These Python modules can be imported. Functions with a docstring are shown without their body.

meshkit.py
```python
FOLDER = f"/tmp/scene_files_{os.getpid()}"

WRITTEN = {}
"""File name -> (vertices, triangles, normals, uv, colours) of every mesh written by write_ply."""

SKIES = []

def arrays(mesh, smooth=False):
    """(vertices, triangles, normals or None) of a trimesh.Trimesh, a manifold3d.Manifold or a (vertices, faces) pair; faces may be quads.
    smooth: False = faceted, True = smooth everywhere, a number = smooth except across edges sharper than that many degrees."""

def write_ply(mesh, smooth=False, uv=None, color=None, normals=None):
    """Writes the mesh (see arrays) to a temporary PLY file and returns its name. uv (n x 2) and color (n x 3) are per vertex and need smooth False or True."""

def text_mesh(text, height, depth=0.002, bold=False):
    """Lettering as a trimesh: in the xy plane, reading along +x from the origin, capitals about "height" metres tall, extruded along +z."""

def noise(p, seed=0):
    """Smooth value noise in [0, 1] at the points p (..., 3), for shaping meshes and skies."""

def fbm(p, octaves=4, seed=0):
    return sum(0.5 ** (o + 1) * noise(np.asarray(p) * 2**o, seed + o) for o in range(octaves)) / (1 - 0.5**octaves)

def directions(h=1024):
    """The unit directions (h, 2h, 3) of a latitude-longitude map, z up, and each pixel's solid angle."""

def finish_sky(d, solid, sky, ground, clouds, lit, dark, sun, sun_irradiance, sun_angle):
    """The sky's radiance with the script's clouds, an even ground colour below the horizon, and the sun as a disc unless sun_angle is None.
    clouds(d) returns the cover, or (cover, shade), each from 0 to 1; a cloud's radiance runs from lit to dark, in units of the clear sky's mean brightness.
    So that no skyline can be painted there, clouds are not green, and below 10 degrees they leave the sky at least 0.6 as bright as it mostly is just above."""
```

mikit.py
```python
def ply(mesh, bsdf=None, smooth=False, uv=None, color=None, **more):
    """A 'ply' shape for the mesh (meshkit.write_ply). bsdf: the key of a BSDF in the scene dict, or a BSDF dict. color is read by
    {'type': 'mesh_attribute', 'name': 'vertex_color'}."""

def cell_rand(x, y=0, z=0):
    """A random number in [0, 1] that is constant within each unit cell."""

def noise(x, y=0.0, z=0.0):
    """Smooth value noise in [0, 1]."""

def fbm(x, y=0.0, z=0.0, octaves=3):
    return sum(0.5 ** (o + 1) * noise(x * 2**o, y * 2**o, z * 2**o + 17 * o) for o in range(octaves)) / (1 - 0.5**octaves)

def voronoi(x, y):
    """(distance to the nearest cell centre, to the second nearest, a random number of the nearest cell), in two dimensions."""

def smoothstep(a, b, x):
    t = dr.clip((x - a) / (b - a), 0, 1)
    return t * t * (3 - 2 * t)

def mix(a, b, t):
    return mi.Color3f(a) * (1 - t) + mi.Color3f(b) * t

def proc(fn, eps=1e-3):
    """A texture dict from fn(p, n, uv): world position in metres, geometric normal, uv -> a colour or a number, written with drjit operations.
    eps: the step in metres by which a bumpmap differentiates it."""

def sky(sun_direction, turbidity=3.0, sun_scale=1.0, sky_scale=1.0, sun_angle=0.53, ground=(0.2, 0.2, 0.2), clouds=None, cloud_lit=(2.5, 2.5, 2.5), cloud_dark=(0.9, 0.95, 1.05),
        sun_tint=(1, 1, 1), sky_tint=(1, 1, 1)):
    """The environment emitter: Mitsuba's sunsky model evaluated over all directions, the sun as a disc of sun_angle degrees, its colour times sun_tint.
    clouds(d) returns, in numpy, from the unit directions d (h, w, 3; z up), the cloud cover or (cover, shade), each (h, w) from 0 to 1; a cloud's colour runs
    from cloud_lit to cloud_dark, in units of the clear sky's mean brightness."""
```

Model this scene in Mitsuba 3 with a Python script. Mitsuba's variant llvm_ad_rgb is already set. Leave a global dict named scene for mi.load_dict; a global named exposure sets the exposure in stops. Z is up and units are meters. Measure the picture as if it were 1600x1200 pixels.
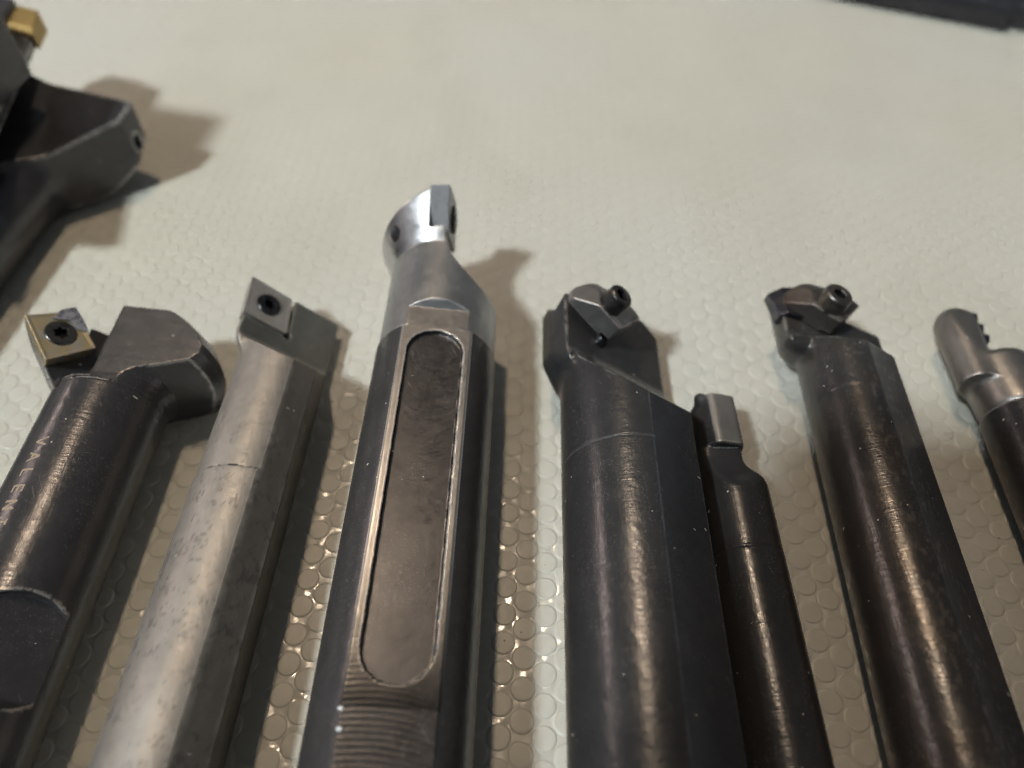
import math
import numpy as np, trimesh, drjit as dr, mitsuba as mi, mikit, meshkit
from mikit import proc, noise, fbm, voronoi, cell_rand, smoothstep, mix
from shapely.geometry import Polygon, LineString
from shapely import affinity

T = mi.ScalarTransform4f
MM = 0.001
scene, labels = {"type": "scene"}, {}

# ------------------------------------------------------------------ camera, lights, exposure
PITCH = math.radians(51.2)
CAM = np.array([0.0, 0.0, 127.0])
FWD = np.array([0, math.cos(PITCH), -math.sin(PITCH)])
UPV = np.array([0, math.sin(PITCH), math.cos(PITCH)])
FOV = 2 * math.degrees(math.atan(800 / 1150.0))
scene["camera"] = {"type": "thinlens", "fov": FOV, "fov_axis": "x", "aperture_radius": 0.00135, "focus_distance": 0.124,
                   "near_clip": 0.004, "far_clip": 20.0,
                   "to_world": T().look_at(origin=(CAM * MM).tolist(), target=((CAM + 100 * FWD) * MM).tolist(), up=UPV.tolist())}
exposure = 0.03
LAMPS = [  # name, lamp position mm, width, length, radiance, label
    ("bench_lamp", (-118.0, 330.0, 690.0), 42, 80, (140.0, 107.0, 75.0), "warm bench lamp shining straight down over the tools"),
    ("window_lamp", (-1130.0, -690.0, 1860.0), 200, 200, (300, 327, 332), "large cool white work lamp behind the left shoulder"),
    ("side_lamp", (-1500.0, 800.0, 800.0), 90, 520, (21.0, 16.4, 14.6), "dim reddish strip lamp low on the left"),
]
AIM = np.array([0.0, 100.0, 10.0])
AMBIENT = (0.090, 0.096, 0.103)
scene["room_light"] = {"type": "constant", "radiance": {"type": "rgb", "value": list(AMBIENT)}}


def rgb(c):
    return {"type": "rgb", "value": [float(x) for x in c]}


def frame_to(d):
    d = np.asarray(d, float) / np.linalg.norm(d)
    a = np.cross([0, 1, 0.0], d)
    a /= np.linalg.norm(a)
    return a, np.cross(d, a), d


scene["lamp_housing_paint"] = {"type": "twosided", "bsdf": {"type": "diffuse", "reflectance": rgb((0.3, 0.3, 0.3))}}
for name, c, w_, l_, rad, lab in LAMPS:
    c = np.array(c)
    a, b, d = frame_to(c - AIM)
    q = np.array([c - a * w_ / 2 - b * l_ / 2, c + a * w_ / 2 - b * l_ / 2, c + a * w_ / 2 + b * l_ / 2, c - a * w_ / 2 + b * l_ / 2]) * MM
    scene[name + "__glowing_panel"] = mikit.ply((q, np.array([[0, 2, 1], [0, 3, 2]])), "lamp_housing_paint", emitter={"type": "area", "radiance": rgb(rad)})
    M = np.eye(4)
    M[:3, 0], M[:3, 1], M[:3, 2], M[:3, 3] = a, b, d, (c + d * 14) * MM
    hb = trimesh.creation.box((w_ * 1.1 * MM, l_ * 1.05 * MM, 0.024))
    hb.apply_transform(M)
    scene[name + "__housing"] = mikit.ply(hb, "lamp_housing_paint")
    labels[name] = {"label": lab, "category": "lamp"}


# ------------------------------------------------------------------ signed-distance modelling (millimetres)
def smax(a, b, k=0.3):
    if k <= 0:
        return np.maximum(a, b)
    h = np.maximum(k - np.abs(a - b), 0) / k
    return np.maximum(a, b) + h * h * k * 0.25


def smin(a, b, k=0.3):
    return -smax(-a, -b, k)


def rot(a, b, deg):
    """(a, b) in axes turned by deg: t along the turned right, n along the turned up."""
    c, s = math.cos(math.radians(deg)), math.sin(math.radians(deg))
    return a * c - b * s, a * s + b * c


def cyl(a, b, r):
    return np.sqrt(a * a + b * b) - r


def poly(a, b, pts, k=0.25):
    """Convex polygon (clockwise or not) in the plane (a, b)."""
    p = np.asarray(pts, float)
    area = np.sum(p[:, 0] * np.roll(p[:, 1], -1) - np.roll(p[:, 0], -1) * p[:, 1])
    if area < 0:
        p = p[::-1]
    d = None
    for (x0, y0), (x1, y1) in zip(p, np.roll(p, -1, 0)):
        l = math.hypot(x1 - x0, y1 - y0)
        e = ((a - x0) * (y1 - y0) - (b - y0) * (x1 - x0)) / l
        d = e if d is None else smax(d, e, k)
    return d


def stadium(a, b, b0, b1, r):
    return np.sqrt(a * a + (b - np.clip(b, b0, b1)) ** 2) - r


def grid_axis(*spans):
    out = []
    for lo, hi, step in spans:
        n = max(1, int(round((hi - lo) / step)))
        out += list(np.linspace(lo, hi, n, endpoint=False))
    return np.array(out + [spans[-1][1]])


CORN = np.array([[i, j, k] for i in (0, 1) for j in (0, 1) for k in (0, 1)])
EDGES = [(a, b) for a in range(8) for b in range(a + 1, 8) if np.abs(CORN[a] - CORN[b]).sum() == 1]


def sdf_mesh(f, us, vs, ws, newton=3, sharp=0.5):
    """Surface nets over a rectilinear grid, pulled onto f = 0. Returns vertices, faces, normals, wear (0 on flats and rounds, up to 1 on outer edges)."""
    U, V, W = us[:, None, None], vs[None, :, None], ws[None, None, :]
    F = np.broadcast_to(f(U, V, W), (len(us), len(vs), len(ws))).astype(np.float32)
    S = F < 0
    n = np.array(F.shape) - 1
    cnt = np.zeros(n, np.uint8)
    for i, j, k in CORN:
        cnt += S[i:n[0] + i, j:n[1] + j, k:n[2] + k]
    act = np.argwhere((cnt > 0) & (cnt < 8))
    idx = np.full(n, -1, np.int64)
    idx[tuple(act.T)] = np.arange(len(act))
    cv = np.stack([F[act[:, 0] + i, act[:, 1] + j, act[:, 2] + k] for i, j, k in CORN], 1)
    lo = np.stack([us[act[:, 0]], vs[act[:, 1]], ws[act[:, 2]]], 1)
    hi = np.stack([us[act[:, 0] + 1], vs[act[:, 1] + 1], ws[act[:, 2] + 1]], 1)
    acc, num = np.zeros((len(act), 3)), np.zeros((len(act), 1))
    for a, b in EDGES:
        m = ((cv[:, a] < 0) != (cv[:, b] < 0))[:, None]
        t = np.where(m[:, 0], cv[:, a] / np.where(m[:, 0], cv[:, a] - cv[:, b], 1), 0)[:, None]
        pa, pb = np.where(CORN[a], hi, lo), np.where(CORN[b], hi, lo)
        acc += np.where(m, pa + (pb - pa) * t, 0)
        num += m
    P = acc / np.maximum(num, 1)
    quads = []
    for ax in range(3):
        o1, o2 = [(1, 2), (2, 0), (0, 1)][ax]
        A = np.moveaxis(S, (ax, o1, o2), (0, 1, 2))
        I = np.moveaxis(idx, (ax, o1, o2), (0, 1, 2))
        s0, s1 = A[:-1, 1:-1, 1:-1], A[1:, 1:-1, 1:-1]
        e = np.argwhere(s0 != s1)
        flip = s0[tuple(e.T)]
        i, j, k = e[:, 0], e[:, 1] + 1, e[:, 2] + 1
        q = np.stack([I[i, j - 1, k - 1], I[i, j, k - 1], I[i, j, k], I[i, j - 1, k]], 1)
        q[~flip] = q[~flip][:, ::-1]
        quads.append(q)
    Q = np.vstack(quads)
    size = np.min(hi - lo, axis=1)

    def ev(p):
        return np.asarray(f(p[:, 0], p[:, 1], p[:, 2]), float)

    def grad(p, e=0.04):
        g = np.stack([ev(p + e * d) - ev(p - e * d) for d in np.eye(3)], 1) / (2 * e)
        return g

    for _ in range(newton):
        g = grad(P)
        st = ev(P)[:, None] * g / np.maximum((g * g).sum(1, keepdims=True), 0.15)
        ln = np.linalg.norm(st, axis=1, keepdims=True)
        P = P - st * np.minimum(1, 0.4 * size[:, None] / np.maximum(ln, 1e-9))
    g = grad(P)
    gl = np.linalg.norm(g, axis=1, keepdims=True)
    N = g / np.maximum(gl, 1e-9)
    wear = np.clip((ev(P - N * sharp) / np.maximum(gl[:, 0], 0.3) + sharp) / sharp, 0, 1)
    wear = np.minimum(wear, np.clip((sharp - ev(P + N * sharp) / np.maximum(gl[:, 0], 0.3)) / sharp * -4 + 1.0, 0, 1))
    # split quads along the shorter diagonal
    d1 = np.linalg.norm(P[Q[:, 0]] - P[Q[:, 2]], axis=1) <= np.linalg.norm(P[Q[:, 1]] - P[Q[:, 3]], axis=1)
    tri = np.vstack([Q[d1][:, [0, 1, 2]], Q[d1][:, [0, 2, 3]], Q[~d1][:, [0, 1, 3]], Q[~d1][:, [1, 2, 3]]])
    return P, tri, N, wear


def edge_line(P, cyl_d, flat_d, col, gain=2.6, width=0.12):
    """Where a flat meets the round the finish is rubbed thin along the edge."""
    k = np.clip(1 - np.maximum(np.abs(cyl_d), np.abs(flat_d)) / width, 0, 1) * np.clip((meshkit.fbm(P * 0.5 + 2.2, 3, 77) - 0.25) * 2.5, 0, 1)
    return col * (1 + (gain - 1) * np.clip(k * 1.6, 0, 1)[:, None])


class Frame:
    """A tool's own axes: u to the right, v along the tool away from the camera, w up, in mm from a point on its axis."""

    def __init__(self, x, y, z, yaw):
        a = math.radians(yaw)
        self.o = np.array([x, y, z], float)
        self.M = np.array([[math.cos(a), -math.sin(a), 0], [math.sin(a), math.cos(a), 0], [0, 0, 1.0]])
        self.R = np.eye(3)

    def rolled(self, deg):
        """Axes (t, v, n) of the frame rolled to the right by deg."""
        c, s = math.cos(math.radians(deg)), math.sin(math.radians(deg))
        g = Frame(*self.o, 0)
        g.M = np.array([[c, 0, -s], [0, 1, 0], [s, 0, c]]) @ self.M
        return g

    def pts(self, p):
        return (np.asarray(p, float) @ self.M + self.o) * MM

    def vec(self, n):
        return np.asarray(n, float) @ self.M


def put(key, fr, P, tri, N, bsdf, color=None):
    used = np.unique(tri)
    m = np.full(len(P), -1)
    m[used] = np.arange(len(used))
    path = meshkit.write_ply((fr.pts(P[used]), m[tri]), False, None, None if color is None else np.clip(color[used], 0, 1), normals=fr.vec(N[used]))
    scene[key] = {"type": "ply", "filename": path, "face_normals": False, "bsdf": {"type": "ref", "id": bsdf}}


def put_mesh(key, fr, mesh, bsdf, smooth=35):
    """A trimesh in mm in the frame's axes."""
    m = mesh.copy()
    m.vertices = fr.pts(m.vertices)
    scene[key] = mikit.ply(m, bsdf, smooth)


def tint(P, base, worn, wear, seed, lo=0.13, hi=0.42, grain=0.30, rust=None, amp=0.16):
    """Per-vertex colour: the finish, rubbed bright on outer edges, cloudy in between."""
    n1, n2 = meshkit.fbm(P * 0.7 + 7.3 * seed, 3, seed), meshkit.fbm(P * 0.22 + 3.1 * seed, 3, seed + 5)
    t = np.clip((wear * (0.55 + 0.9 * n1) + np.minimum(wear * 4, 1) * (n1 - 0.5) * grain - lo) / (hi - lo), 0, 1)[:, None]
    t = t * t * (3 - 2 * t)
    c = np.asarray(base) * (1 + amp * 2 * (n2 - 0.5) + 0.12 * 2 * (n1 - 0.5))[:, None]
    if rust is not None:
        k = np.clip((n2 - 0.52) / 0.2, 0, 1)[:, None] * 0.6
        c = c * (1 - k) + np.asarray(rust) * k
    return c * (1 - t) + np.asarray(worn) * t


# ------------------------------------------------------------------ materials
def mm3(p):
    return p.x * 1000.0, p.y * 1000.0, p.z * 1000.0


def speck_weight(density, size=0.42, grit=0.12):
    def fn(p, n, uv):
        x, y, z = mm3(p)
        d, _, r = voronoi((x + 0.37 * z) * size, (y - 0.21 * z) * size)
        on = dr.select(r > 1 - density * 0.5, 1.0, 0.0)
        rad = 0.02 + 0.07 * noise(r * 991.0, 3.0)
        spk = on * (1 - smoothstep(rad * 0.6, rad, d + 0.10 * (noise(x * 7, y * 7, z * 7) - 0.5)))
        g = noise(x * 4.3, y * 4.3, z * 4.3) * 0.5 + noise(x * 9.1, y * 9.1, z * 9.1) * 0.5
        area = smoothstep(0.35, 0.7, fbm(x * 0.18, y * 0.12, z * 0.18, 3))
        sc = smoothstep(0.86, 0.93, noise((x * 0.9 + y * 0.5) * 5.0, (y * 0.9 - x * 0.5) * 0.28, z * 1.2)) * smoothstep(0.5, 0.65, noise(x * 0.3 + 5, y * 0.22, z * 0.3))
        return dr.clip(spk + grit * (smoothstep(0.58, 0.85, g) * (0.25 + area) + 0.8 * sc), 0, 1)
    return fn


def scratch(p, angle, pitch, length):
    x, y, z = mm3(p)
    c, s = math.cos(angle), math.sin(angle)
    a, b = x * c + y * s, y * c - x * s
    return noise(a / pitch, b / length, z / pitch)


def steel(name, rough, rvar, spec_density, metallic=1.0, bump=0.012, grain=(0.12, 2.5), dust=(0.55, 0.53, 0.48), specular=0.5):
    """Metal whose colour comes from the mesh (finish and rubbed edges), with uneven gloss, machining grain and specks of dust."""
    def rfn(p, n, uv):
        x, y, z = mm3(p)
        return dr.clip(rough + rvar * (2 * fbm(x * 0.35, y * 0.25, z * 0.35, 3) - 1) + 0.10 * (scratch(p, 1.1, 0.16, 2.0) - 0.5) + 0.10 * (noise(x * 0.15, y * 3.1, z * 0.15) - 0.5) + 0.06 * (noise(x * 0.3, y * 7.3, z * 0.3) - 0.5), 0.08, 0.9)

    def bfn(p, n, uv):
        x, y, z = mm3(p)
        return noise(x / 2.6, y / grain[0], z / 2.6) * 0.6 + noise(x / grain[0] * 0.6, y / grain[1], z / grain[0] * 0.6) * 0.3 + noise(x * 2.1, y * 2.1, z * 2.1) * 0.7 + noise(x * 0.9 + y * 0.5, y * 0.55, z * 0.9) * 1.3

    base = {"type": "principled", "base_color": {"type": "mesh_attribute", "name": "vertex_color"}, "metallic": metallic, "specular": specular, "roughness": proc(rfn)}
    inner = {"type": "bumpmap", "arbitrary": proc(bfn, eps=4e-5), "scale": bump * MM, "bsdf": base}
    scene[name] = {"type": "twosided", "bsdf": {"type": "blendbsdf", "weight": proc(speck_weight(spec_density)), "a": inner, "b": {"type": "diffuse", "reflectance": rgb(dust)}}}


steel("oxide_steel", 0.28, 0.07, 0.12, metallic=0.5, bump=0.02)
steel("satin_steel", 0.52, 0.08, 0.10, metallic=0.75, bump=0.03)
steel("ground_steel", 0.31, 0.05, 0.04, bump=0.006)
steel("dull_steel", 0.42, 0.08, 0.10, metallic=0.9)


def metal(name, color, rough, metallic=1.0, bump=None, worn=None):
    def cfn(p, n, uv):
        x, y, z = mm3(p)
        k = smoothstep(0.45, 0.7, fbm(x * 0.8, y * 0.8, z * 0.8, 3))
        return mix(color, worn if worn is not None else [0.75 * c for c in color], k)

    def rfn(p, n, uv):
        x, y, z = mm3(p)
        return dr.clip(rough + 0.12 * (fbm(x * 1.3, y * 1.3, z * 1.3, 3) - 0.5), 0.06, 0.9)

    b = {"type": "principled", "base_color": proc(cfn), "metallic": metallic, "roughness": proc(rfn)}
    if bump is not None:
        b = {"type": "bumpmap", "arbitrary": proc(bump[0], eps=bump[2]), "scale": bump[1] * MM, "bsdf": b}
    scene[name] = {"type": "twosided", "bsdf": b}


metal("gold_coating", (0.52, 0.42, 0.25), 0.40, 0.7, worn=(0.47, 0.43, 0.36))
metal("bright_gold", (0.46, 0.32, 0.12), 0.50, 0.7, worn=(0.40, 0.28, 0.11))
metal("carbide", (0.36, 0.365, 0.385), 0.46, 0.55, worn=(0.31, 0.315, 0.335))
metal("brown_carbide", (0.46, 0.43, 0.40), 0.44, 0.7, worn=(0.50, 0.48, 0.46))
metal("blue_carbide", (0.10, 0.105, 0.13), 0.34, worn=(0.15, 0.15, 0.17))
metal("black_screw", (0.045, 0.045, 0.05), 0.28, 0.9, worn=(0.10, 0.10, 0.105))
metal("grey_screw", (0.11, 0.105, 0.10), 0.35, 0.9, worn=(0.06, 0.06, 0.062))
metal("worn_screw", (0.20, 0.18, 0.16), 0.38, 0.9, worn=(0.13, 0.12, 0.115))
metal("bare_chip", (0.40, 0.41, 0.45), 0.40, 0.6, worn=(0.18, 0.18, 0.21))
scene["socket_dark"] = {"type": "twosided", "bsdf": {"type": "principled", "base_color": rgb((0.012, 0.012, 0.014)), "roughness": 0.5, "metallic": 0.5}}
scene["stamp_paint"] = {"type": "twosided", "bsdf": {"type": "principled", "base_color": rgb((0.34, 0.27, 0.20)), "roughness": 0.55, "metallic": 0.3}}
scene["white_fleck"] = {"type": "twosided", "bsdf": {"type": "plastic", "diffuse_reflectance": rgb((0.8, 0.82, 0.85))}}
scene["dirt_crumb"] = {"type": "twosided", "bsdf": {"type": "diffuse", "reflectance": rgb((0.05, 0.045, 0.04))}}

# ------------------------------------------------------------------ the mat: a sheet with raised round studs
PITCH_V, PITCH_U, YAW = 5.05, 3.62, math.radians(2.3)
ANCHOR = np.array([5.70, 44.58])
EU, EV = np.array([math.cos(YAW), -math.sin(YAW)]), np.array([math.sin(YAW), math.cos(YAW)])


def mat_bsdf(name, base, rough, bump, spec, wavy=0.0):
    def cfn(p, n, uv):
        x, y, z = mm3(p)
        c = mix(base, [b * 0.90 for b in base], fbm(x * 0.05, y * 0.05, 0.0, 3))
        c = mix(c, [base[0] * 0.97, base[1] * 1.0, base[2] * 1.06], noise(x * 0.02 + 9, y * 0.02))
        c = mix(c, [b * 0.86 for b in base], smoothstep(0.55, 0.75, fbm(x * 0.035 + 40, y * 0.02, 2.0, 4)) * 0.35)
        c = mix(c, (0.30, 0.27, 0.22), smoothstep(0.66, 0.80, fbm(x * 0.55, y * 0.55, 5.0, 4)) * 0.07)
        d, _, r = voronoi(x * 0.16, y * 0.16)
        dirt = dr.select(r > 0.86, 1 - smoothstep(0.02, 0.06, d + 0.05 * noise(x * 3, y * 3)), 0.0)
        return mix(c, (0.10, 0.09, 0.07), dirt * 0.8)

    def rfn(p, n, uv):
        x, y, z = mm3(p)
        return dr.clip(rough + 0.10 * (fbm(x * 0.6, y * 0.6, 1.0, 2) - 0.5), 0.1, 1)

    def bfn(p, n, uv):
        x, y, z = mm3(p)
        return noise(x * 4.5, y * 4.5, z) * 0.7 + noise(x * 11, y * 11, z) * 0.5 + (wavy / bump) * noise(x * 0.8, y * 0.8, 0.0)

    scene[name] = {"type": "twosided", "bsdf": {"type": "bumpmap", "arbitrary": proc(bfn, eps=3e-5), "scale": bump * MM,
                   "bsdf": {"type": "principled", "base_color": proc(cfn), "roughness": proc(rfn), "specular": spec}}}


mat_bsdf("mat_sheet", (0.56, 0.543, 0.47), 0.21, 0.003, 1.0, wavy=0.14)
mat_bsdf("mat_stud", (0.57, 0.553, 0.478), 0.42, 0.016, 0.5)

DROP = 0.16
sx, sy = np.meshgrid([-600.0, 600.0], [-400.0, 900.0], indexing="ij")
sheet = trimesh.creation.box((1200, 1300, 2.0))
sheet.apply_translation((0, 250, -DROP - 1.0))
sheet.vertices *= MM
scene["mat"] = mikit.ply(sheet, "mat_sheet")
labels["mat"] = {"label": "beige rubber bench mat with raised round studs under the tools", "kind": "structure"}


def stud(seg, r=1.94):
    prof = [(r + 0.16, -DROP), (r + 0.02, -0.075), (r - 0.10, -0.02), (r - 0.30, 0.0), (0.0, 0.012)]
    a = np.arange(seg) * 2 * np.pi / seg
    v, f = [], []
    for q, (rr, z) in enumerate(prof[:-1]):
        v += [(rr * math.cos(t), rr * math.sin(t), z) for t in a]
    v.append((0, 0, prof[-1][1]))
    for q in range(len(prof) - 2):
        for i in range(seg):
            j = (i + 1) % seg
            f += [(q * seg + i, q * seg + j, (q + 1) * seg + j), (q * seg + i, (q + 1) * seg + j, (q + 1) * seg + i)]
    q = len(prof) - 2
    f += [(q * seg + i, q * seg + (i + 1) % seg, len(v) - 1) for i in range(seg)]
    return np.array(v), np.array(f)


# tools as (x at y = 80, yaw, radius): used for the tools below and to see which studs show between them
BAR = {"1": (-79.6, 1.15, 10.5), "2": (-48.05, 2.45, 9.48), "3": (-16.15, 1.6, 12.2), "4": (21.61, 1.44, 12.42), "5": (41.86, 0.81, 6.35), "6": (68.34, 3.62, 9.34), "7": (101.7, 4.26, 7.5)}
END = {"1": 20, "2": 30, "3": 45, "4": 25, "5": 5, "6": 22, "7": 25}


def project(p):
    d = np.asarray(p, float) - CAM
    z = d @ FWD
    return 512 + 736 * d[..., 0] / z, 384 - 736 * (d @ UPV) / z, z


def hidden(q):
    s = np.linspace(0, 1, 40)[:, None]
    ray = q * (1 - s) + CAM * s
    for k, (x, yaw, r) in BAR.items():
        a = math.radians(yaw)
        dx, dy = ray[:, 0] - x, ray[:, 1] - 80
        u, v = dx * math.cos(a) - dy * math.sin(a), dx * math.sin(a) + dy * math.cos(a)
        if ((np.hypot(u, ray[:, 2] - r) < r) & (v < END[k])).any():
            return True
    return False


spots = []
for i in range(-80, 81):
    for j in range(-6, 70):
        c = ANCHOR + EU * PITCH_U * i + EV * PITCH_V * (j - 5 + 0.5 * (i % 2))
        if c[1] < 8 or c[1] > 330:
            continue
        px, py, z = project(np.array([c[0], c[1], 0.0]))
        if z > 20 and -130 < px < 1154 and -40 < py < 900:
            spots.append((c[0], c[1], px, py, z))
inview = [s for s in spots if -8 < s[2] < 1032 and -8 < s[3] < 776 and not hidden(np.array([s[0], s[1], 0.0]))]
inview.sort(key=lambda s: s[4])
near = inview[:300]
chosen = {(s[0], s[1]) for s in near}
sv, sf = stud(36)
stud_dict = mikit.ply((sv * MM, sf), "mat_stud", 25)
for q, s in enumerate(near):
    scene["mat__stud" + (f"_{q:03d}" if q else "")] = {**stud_dict, "to_world": T().translate([s[0] * MM, s[1] * MM, 0])}
rest = [s for s in spots if (s[0], s[1]) not in chosen]
lv, lf = stud(20)
allv = np.concatenate([lv + [s[0], s[1], 0] for s in rest])
allf = np.concatenate([lf + k * len(lv) for k in range(len(rest))])
scene["mat__far_studs"] = mikit.ply((allv * MM, allf), "mat_stud", 25)
labels["mat__far_studs"] = {"label": "further small round studs of the mat", "kind": "stuff"}


# ------------------------------------------------------------------ small hardware
def ring_mesh(profile, seg=40):
    """Solid of revolution about +z from (radius, z) pairs, listed from the bottom centre to the top centre."""
    return trimesh.creation.revolve(np.array(profile, float), sections=seg)


def hole_prism(r_out, star, depth, n=6, phase=0.0):
    """A socket's dark inside: a star (torx) or hexagon shaped cup, open at the top (z = 0)."""
    seg = 48
    a = np.arange(seg) * 2 * np.pi / seg
    rr = r_out * (1 - star * 0.5 * (1 - np.cos(n * (a + phase)))) if star else r_out * math.cos(math.pi / 6) / np.cos(((a + phase) % (math.pi / 3)) - math.pi / 6)
    top = np.stack([rr * np.cos(a), rr * np.sin(a), 0 * a], 1)
    bot = np.vstack([top * [0.97, 0.97, 0] + [0, 0, -depth], [[0, 0, -depth]]])
    v = np.vstack([top, bot])
    f = []
    for i in range(seg):
        j = (i + 1) % seg
        f += [(i, seg + i, seg + j), (i, seg + j, j), (seg + i, 2 * seg, seg + j)]
    return trimesh.Trimesh(v, f, process=False), rr


def screw(key, fr, c, r, top, height, bsdf, torx=True, sock=0.52, depth=1.2, cone=0.0):
    """A screw head about the frame's w axis: c is its centre (u, v); the socket is cut as a real cup with its own dark wall."""
    sk, rr = hole_prism(r * sock, 0.34 if torx else 0, depth)
    seg = 48
    a = np.arange(seg) * 2 * np.pi / seg
    rings = [(r * (1 - cone), top - height), (r, top - 0.18 * r), (r * 0.97, top - 0.09 * r), (r * 0.88, top)]
    v = [np.stack([q * np.cos(a), q * np.sin(a), 0 * a + z], 1) for q, z in rings]
    v.append(np.stack([rr * 1.06 * np.cos(a), rr * 1.06 * np.sin(a), 0 * a + top], 1))
    v.append(np.stack([rr * np.cos(a), rr * np.sin(a), 0 * a + top - 0.10], 1))
    V = np.vstack(v)
    f = []
    for q in range(len(v) - 1):
        for i in range(seg):
            j = (i + 1) % seg
            f += [(q * seg + i, q * seg + j, (q + 1) * seg + j), (q * seg + i, (q + 1) * seg + j, (q + 1) * seg + i)]
    head = trimesh.Trimesh(V, f, process=False)
    head.apply_translation((c[0], 0, 0))
    sk.apply_translation((c[0], 0, top - 0.10))
    for m, k, b, sm in ((head, key, bsdf, 40), (sk, key + "__socket", "socket_dark", False)):
        m.vertices = np.stack([m.vertices[:, 0], m.vertices[:, 1] + c[1], m.vertices[:, 2]], 1)
        put_mesh(k, fr, m, b, sm)


def insert_sdf(quad, top, thick, clear=7.0, hole=None, hole_r=2.2, k=0.35):
    """An indexable insert: its outline at the top face, flanks leaning in below by the clearance angle, a countersunk hole."""
    def f(t, v, n):
        p = np.asarray(quad, float)
        area = np.sum(p[:, 0] * np.roll(p[:, 1], -1) - np.roll(p[:, 0], -1) * p[:, 1])
        if area < 0:
            p = p[::-1]
        d = None
        lean = (top - n) * math.tan(math.radians(clear))
        for (x0, y0), (x1, y1) in zip(p, np.roll(p, -1, 0)):
            l = math.hypot(x1 - x0, y1 - y0)
            e = ((t - x0) * (y1 - y0) - (v - y0) * (x1 - x0)) / l + lean
            d = e if d is None else smax(d, e, k)
        land = np.clip((-d - 0.25) / 0.5, 0, 1)
        body = smax(d, smax(n - top + 0.10 * land, top - thick - n, 0.1), 0.10)
        if hole is not None:
            r = np.sqrt((t - hole[0]) ** 2 + (v - hole[1]) ** 2)
            body = smax(body, -(r - hole_r - np.clip(n - top + 0.9, 0, 1) * 0.7), 0.15)
        return body
    return f


def build_insert(key, fr, f, box, bsdf, step=0.2):
    P, tri, N, wear = sdf_mesh(f, *[grid_axis((lo, hi, step)) for lo, hi in box], sharp=0.25)
    put(key, fr, P, tri, N, bsdf)


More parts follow.
